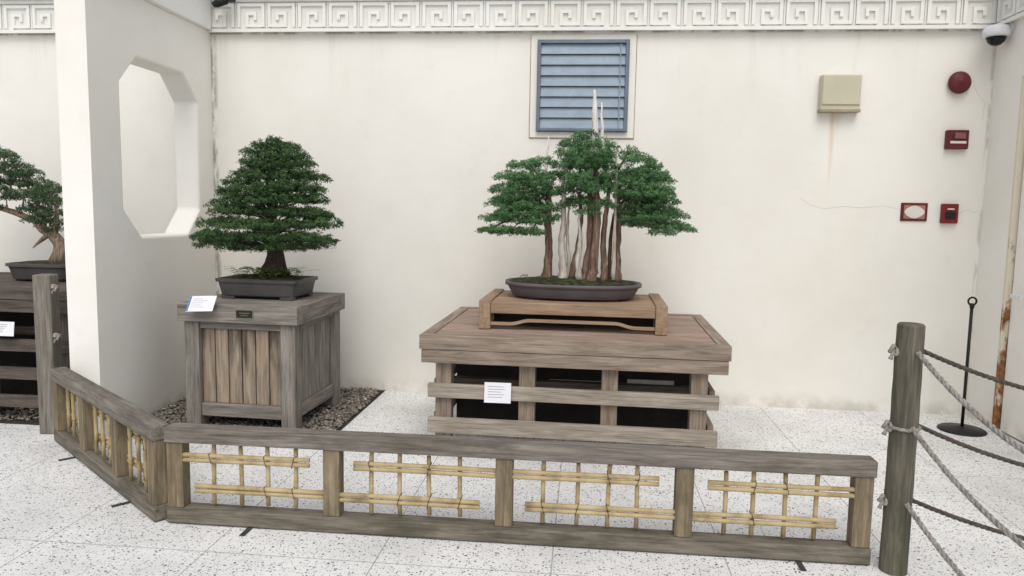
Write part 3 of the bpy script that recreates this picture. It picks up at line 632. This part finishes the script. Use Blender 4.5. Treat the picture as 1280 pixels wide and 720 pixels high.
P1=[(340,180,22,9),(356,184,16,7),(326,189,22,9),(358,194,30,10),(318,202,20,8),(344,205,32,11),(374,206,24,9),(308,215,20,8),(340,220,38,11),(386,220,20,8),(368,217,22,8),(300,227,22,8),(330,236,38,11),(368,234,32,10),(394,237,14,7),(286,242,20,8),(312,250,34,10),(352,250,38,11),(388,250,24,9),(278,257,16,7),(300,265,34,9),(340,266,38,10),(374,266,32,9),(402,267,18,7),(264,276,16,6),(290,280,34,9),(330,282,38,9),(366,282,34,9),(398,282,24,8),(262,291,12,6),(284,296,34,8),(322,297,34,8),(362,296,36,8),(396,297,26,8),(408,305,14,6),(268,306,20,7),(298,309,24,6),(356,309,24,6),(386,307,18,6),(252,299,12,5),(412,275,10,4)]
pads=[];br=MB(); S=.0058
def halfw(y): return 20+ (y-175)*.58
for i,(a,y_,rx,rz) in enumerate(P1):
    R_=halfw(y_); dx=a-341; dep=math.sqrt(max(0,R_*R_-dx*dx))*S
    for sgn in (-1,1):
        off=sgn*dep*random.uniform(.30,.70); c_=onY(a+ (0 if sgn<0 else random.uniform(-8,8)),y_+(0 if sgn<0 else random.uniform(-4,4)),TY)
        c_=Vector((c_.x*(1+off/TY*.5),TY+off,c_.z)); c_.z+=(c_.z-H)*off/TY
        pads.append((tuple(c_),rx*S*.90,rx*S*.82,rz*S*1.05))
        tz=min(c_.z-.03,onY(341,185,TY).z); limb(br,(onY(341,250,TY).x,TY,max(tz-.06,onY(341,312,TY).z)),c_,.008,.003)
br.build('branches',bark_d,tree1,True,smooth=True)
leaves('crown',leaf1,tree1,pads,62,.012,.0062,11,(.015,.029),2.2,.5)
fern=thing('fern','yellow green fern growing at the foot of the conical bonsai','fern',(tb.x,TY-.1,PZ+.155))
b=MB(); g=random.Random(5)
for k in range(170):
    an=g.uniform(0,6.28); r_=g.uniform(.05,.26); cx_=tb.x-.01+math.cos(an)*r_*1.05; cy_=TY-.05+math.sin(an)*r_*.45; L_=g.uniform(.05,.11); a2=g.uniform(0,6.28); z0=PZ+.152
    pts=[(cx_,cy_,z0-.005),(cx_+math.cos(a2)*L_*.4,cy_+math.sin(a2)*L_*.4,z0+L_*.6),(cx_+math.cos(a2)*L_,cy_+math.sin(a2)*L_,z0+L_*.6)]
    for q_ in range(9):
        u=q_/8; p=Vector(pts[0]).lerp(Vector(pts[1]),min(1,u*2)) if u<.5 else Vector(pts[1]).lerp(Vector(pts[2]),u*2-1)
        sd=Vector((-math.sin(a2),math.cos(a2),0)); wl=.014*(1-u*.75)+.003; fw_=Vector((math.cos(a2),math.sin(a2),0))*.006
        b.add([p,p+sd*wl+Vector((0,0,.004)),p+sd*wl*.8+fw_,p+fw_],[(0,1,2,3)]); b.add([p,p-sd*wl+Vector((0,0,.004)),p-sd*wl*.8+fw_,p+fw_],[(0,1,2,3)])
fo=b.build('fronds',leaf4,fern,True); atr=fo.data.attributes.new('tint','FLOAT','FACE'); atr.data.foreach_set('value',[g.uniform(0,.9) for _ in range(len(fo.data.polygons))])
# --- oval pot with the forest planting
OZ=SZ+SH-.014; FY=scy+SD/2+.05
oc=onY(716,360,FY)
pot_oval=thing('bonsai_pot','shallow oval purple grey tray pot holding the forest bonsai','pot',(oc.x,FY,OZ),R(-1))
MB().lathe([(.86,.014),(.90,.022),(.96,.072),(.975,.088),(1.01,.090),(1.01,.112),(.965,.113),(.95,.098)],72,None,sx=.468,sy=.30,p=2.5).build('bowl',pot2,pot_oval,smooth=True)
for sx in (-1,1):
    for sy in (-1,1): MB().box(sx*.25-.05,sx*.25+.05,sy*.155-.025,sy*.155+.025,0,.018).build('foot',pot2,pot_oval,bevel=.003)
MB().lathe([(.955,.098),(.93,.112),(.8,.122),(.5,.136),(.2,.145),(.05,.147)],72,None,sx=.468,sy=.30,p=2.5).build('soil',mossm,pot_oval,smooth=True)
forest=thing('bonsai_forest','group of slim brown trunked bonsai junipers with pale deadwood spires in an oval pot','bonsai trees',(oc.x,FY,OZ+.11))
SF=FY/930
def trunkline(pts,Yo,mat,name,wob=.12,n=10,rs=.78):
    b=MB(); q=[];rad=[]
    for a,y_,r in pts:
        c_=onY(a,y_,FY); q.append(Vector((c_.x*(1+Yo/FY*.5),FY+Yo,c_.z+(c_.z-H)*Yo/FY))); rad.append(r*SF*rs)
    qq=[];rr=[]
    for i in range(len(q)-1):
        for k in range(4):
            u=k/4; qq.append(q[i].lerp(q[i+1],u)+Vector((random.uniform(-1,1),random.uniform(-1,1),0))*.004); rr.append(rad[i]+(rad[i+1]-rad[i])*u)
    qq.append(q[-1]);rr.append(rad[-1]); b.tube(qq,rr,n,wob); return b.build(name,mat,forest,True,smooth=True)
TR_=[([(682,352,11),(684,340,7.5),(686,310,6),(685,280,5.5),(686,250,4.5),(683,225,3)],.0),
([(730,352,10),(733,335,6.5),(737,310,5.5),(738,280,5),(738,250,4.5),(735,215,4),(733,180,2)],-.07),
([(739,352,10),(742,335,7.5),(744,305,6),(747,270,5),(746,230,4),(742,190,3)],-.12),
([(755,352,7),(755,330,5),(754,300,4.5),(757,270,4),(760,240,3),(765,215,2)],-.09),
([(771,352,8),(771,335,6),(772,300,5),(772,260,4.5),(774,225,3)],-.03),
([(762,350,5),(762,330,3.5),(763,300,3),(768,268,2.6),(780,250,2)],.07),
([(714,350,6),(718,325,4),(724,300,3.6),(727,270,3.2),(724,240,3)],-.02)]
for pts,yo in TR_: trunkline(pts,yo,bark_r,'trunk')
DR=[([(704,350,6.5),(703,330,5),(702,300,4.2),(705,270,3.6),(704,235,2.6),(706,205,1.5),(705,180,.6)],-.06),
([(709,350,3.4),(711,320,2.6),(709,290,2.0),(711,265,1.2),(712,250,.6)],-.02),
([(724,350,4.5),(722,325,3.6),(726,300,2.8),(724,275,1.8),(726,262,.9)],-.11),
([(766,350,3.0),(767,310,2.0),(769,260,1.8),(770,210,1.8),(771,176,.6)],-.11)]
for pts,yo in DR: trunkline(pts,yo,deadw,'deadwood_spire',.2,8,.95)
trunkline([(737,350,4),(740,320,3.0),(741,270,3.0),(742,220,4.0),(743,170,4.4),(744,142,3.6),(743,112,1.2)],-.06,spirew,'deadwood_spire',.16,8,1.0)
trunkline([(752,190,2.6),(753,160,2.2),(752,128,.8)],.0,spirew,'deadwood_spire',.16,8,1.0)
trunkline([(682,225,1.8),(684,195,1.4),(686,170,.6)],-.02,spirew,'deadwood_spire',.16,8,1.0)
PF=[(655,207,20,8),(680,203,14,7),(640,221,20,8),(668,221,22,9),(692,222,14,8),(630,236,18,7),(657,238,26,9),(688,241,18,8),(624,254,16,6),(648,256,26,8),(678,260,20,8),(612,271,12,5),(638,273,26,7),(668,276,22,7),(611,286,13,4),(638,288,26,5),(664,289,18,5),(690,272,12,6),(648,247,28,9),(662,228,26,8),(648,265,26,7),
(733,169,14,7),(722,180,22,8),(752,182,18,8),(708,192,15,7),(736,192,28,10),(762,196,12,7),(720,206,26,9),(750,208,22,9),(706,216,12,7),(736,222,28,9),(762,221,14,8),(716,236,18,7),(748,237,24,8),(729,252,24,7),(708,257,12,5),(756,256,16,7),(735,264,14,5),(736,200,30,9),(738,230,28,8),
(788,189,12,6),(796,200,20,8),(816,208,13,7),(786,214,18,8),(812,219,22,9),(832,225,11,6),(792,230,24,9),(822,236,20,8),(782,246,16,8),(808,249,28,9),(836,252,15,7),(792,264,20,7),(822,265,26,8),(846,270,14,6),(784,277,12,6),(810,280,24,7),(838,283,22,6),(858,287,12,4),(826,290,16,4),(802,224,26,9),(808,242,30,9),(808,258,28,8),(806,272,28,7)]
pads=[];br=MB()
for i,(a,y_,rx,rz) in enumerate(PF):
    lob=(660,265,45) if a<698 else ((738,215,40) if a<776 else (812,245,45))
    for sgn in (-1,1):
        dep=math.sqrt(max(100,45*45-(a-lob[0])**2))*SF; off=sgn*dep*random.uniform(.2,.8)
        c_=onY(a,y_+ (0 if sgn<0 else random.uniform(-2,2)),FY); c_=Vector((c_.x*(1+off/FY),FY+off,c_.z+(c_.z-H)*off/FY)); pads.append((tuple(c_),rx*SF*1.02,rx*SF*.92,rz*SF*1.10))
        if i%2==0 or rx>20:
            bx0={660:(685,250),738:(738,240),812:(771,262)}[lob[0]]; s=onY(bx0[0],min(bx0[1]+22,y_+26) if y_<bx0[1]+10 else bx0[1]+8,FY)
            limb(br,s,c_,.008,.003,6,.008,.015)
br.build('branches',bark_r,forest,True,smooth=True)
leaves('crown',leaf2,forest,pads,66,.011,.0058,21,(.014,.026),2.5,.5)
gp=[((oc.x+random.uniform(-.36,.36),FY+random.uniform(-.17,.15),OZ+.128),.035,.03,.01) for k in range(14)]
leaves('moss',mossl,forest,gp,22,.009,.005,31,(.008,.014),1.6)
# --- left juniper
LZ=.94; jb=onZ(62,346,LZ); jy=min(5.45,jb.y); jx=onY(63,340,jy).x
jp=thing('bonsai_pot','low dark grey pot under the slanting juniper at far left','pot',(jx,jy,LZ-.003),0)
MB().lathe([(.82,.012),(.86,.02),(.94,.10),(.96,.112),(1.02,.114),(1.02,.135),(.95,.136),(.93,.11)],64,None,sx=.26,sy=.20,p=5).build('bowl',pot1,jp)
for sx in (-1,1): MB().box(sx*.15-.04,sx*.15+.04,-.13,.13,0,.018).build('foot',pot1,jp,bevel=.003)
MB().lathe([(.93,.113),(.9,.13),(.5,.145),(.1,.15)],64,None,sx=.26,sy=.20,p=5).build('soil',soil,jp,smooth=True)
jun=thing('juniper_bonsai','slanting juniper bonsai with loose foliage and pale twisted trunk at far left','bonsai tree',(jx,jy,LZ+.14))
def jp_(a,y_,o=0):
    c_=onY(a,y_,jy); return Vector((c_.x*(1+o/jy),jy+o,c_.z+(c_.z-H)*o/jy))
b=MB(); b.tube([jp_(74,328),jp_(76,314),jp_(74,303),jp_(66,294),jp_(52,286),jp_(42,275),jp_(20,266),jp_(0,260),jp_(-25,254)],[.068,.05,.044,.040,.034,.028,.024,.018,.012],12,.2)
b.tube([jp_(62,292),jp_(54,298),jp_(46,305),jp_(41,310)],[.026,.016,.010,.004],7,.2); b.tube([jp_(56,286),jp_(50,262),jp_(40,242),jp_(28,222),jp_(14,205)],[.024,.016,.012,.009,.005],8,.15); b.tube([jp_(68,294),jp_(72,275),jp_(70,258),jp_(62,242)],[.024,.016,.011,.005],8,.15)
b.build('trunk',bark_j,jun,True,smooth=True)
PJ=[(-8,190,18,10),(6,195,16,9),(20,206,18,9),(0,213,22,10),(36,217,18,9),(14,228,22,9),(44,230,20,9),(64,236,16,8),(-10,236,18,9),(30,243,22,9),(56,250,20,9),(74,254,12,8),(42,262,20,8),(64,266,18,8),(77,278,9,7),(50,275,20,7),(66,286,13,6),(-12,258,14,5),(-30,220,20,8),(-35,245,20,8),(8,246,18,7),(25,218,18,8),(54,240,18,8)]
pads=[];br=MB()
for a,y_,rx,rz in PJ:
    for sgn in (-1,1):
        c_=jp_(a,y_,sgn*random.uniform(.03,.16)); pads.append((tuple(c_),rx*.0058,rx*.0053,rz*.0058)); limb(br,jp_(min(62,max(-10,a)),y_+18 if y_<250 else 284),c_,.005,.003,6,.01,.01)
br.build('branches',bark_j,jun,True,smooth=True)
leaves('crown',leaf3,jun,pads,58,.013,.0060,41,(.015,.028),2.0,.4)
# ------------------------------------------------------------------ light
w=bpy.data.worlds.new('World'); scene.world=w; w.use_nodes=True; nt=w.node_tree; bg=nt.nodes['Background']
sky=nt.nodes.new('ShaderNodeTexSky'); sky.sky_type='NISHITA'; sky.sun_disc=False; sky.sun_elevation=R(55); sky.sun_rotation=R(174); sky.air_density=1.0; sky.dust_density=3.0
hs_=nt.nodes.new('ShaderNodeHueSaturation'); hs_.inputs['Saturation'].default_value=.34; nt.links.new(sky.outputs[0],hs_.inputs['Color']); nt.links.new(hs_.outputs[0],bg.inputs['Color']); bg.inputs['Strength'].default_value=.15
sl=bpy.data.lights.new('sun','SUN'); sl.energy=1.2; sl.angle=R(45); sl.color=(1,.975,.94); so=bpy.data.objects.new('sun',sl); C.objects.link(so)
az=R(174); el=R(55); dirv=Vector((math.sin(az)*math.cos(el),math.cos(az)*math.cos(el),math.sin(el)))
so.rotation_euler=dirv.to_track_quat('Z','Y').to_euler(); so.location=dirv*20
scene.view_settings.view_transform='Standard'; scene.view_settings.look='None'; scene.view_settings.exposure=0
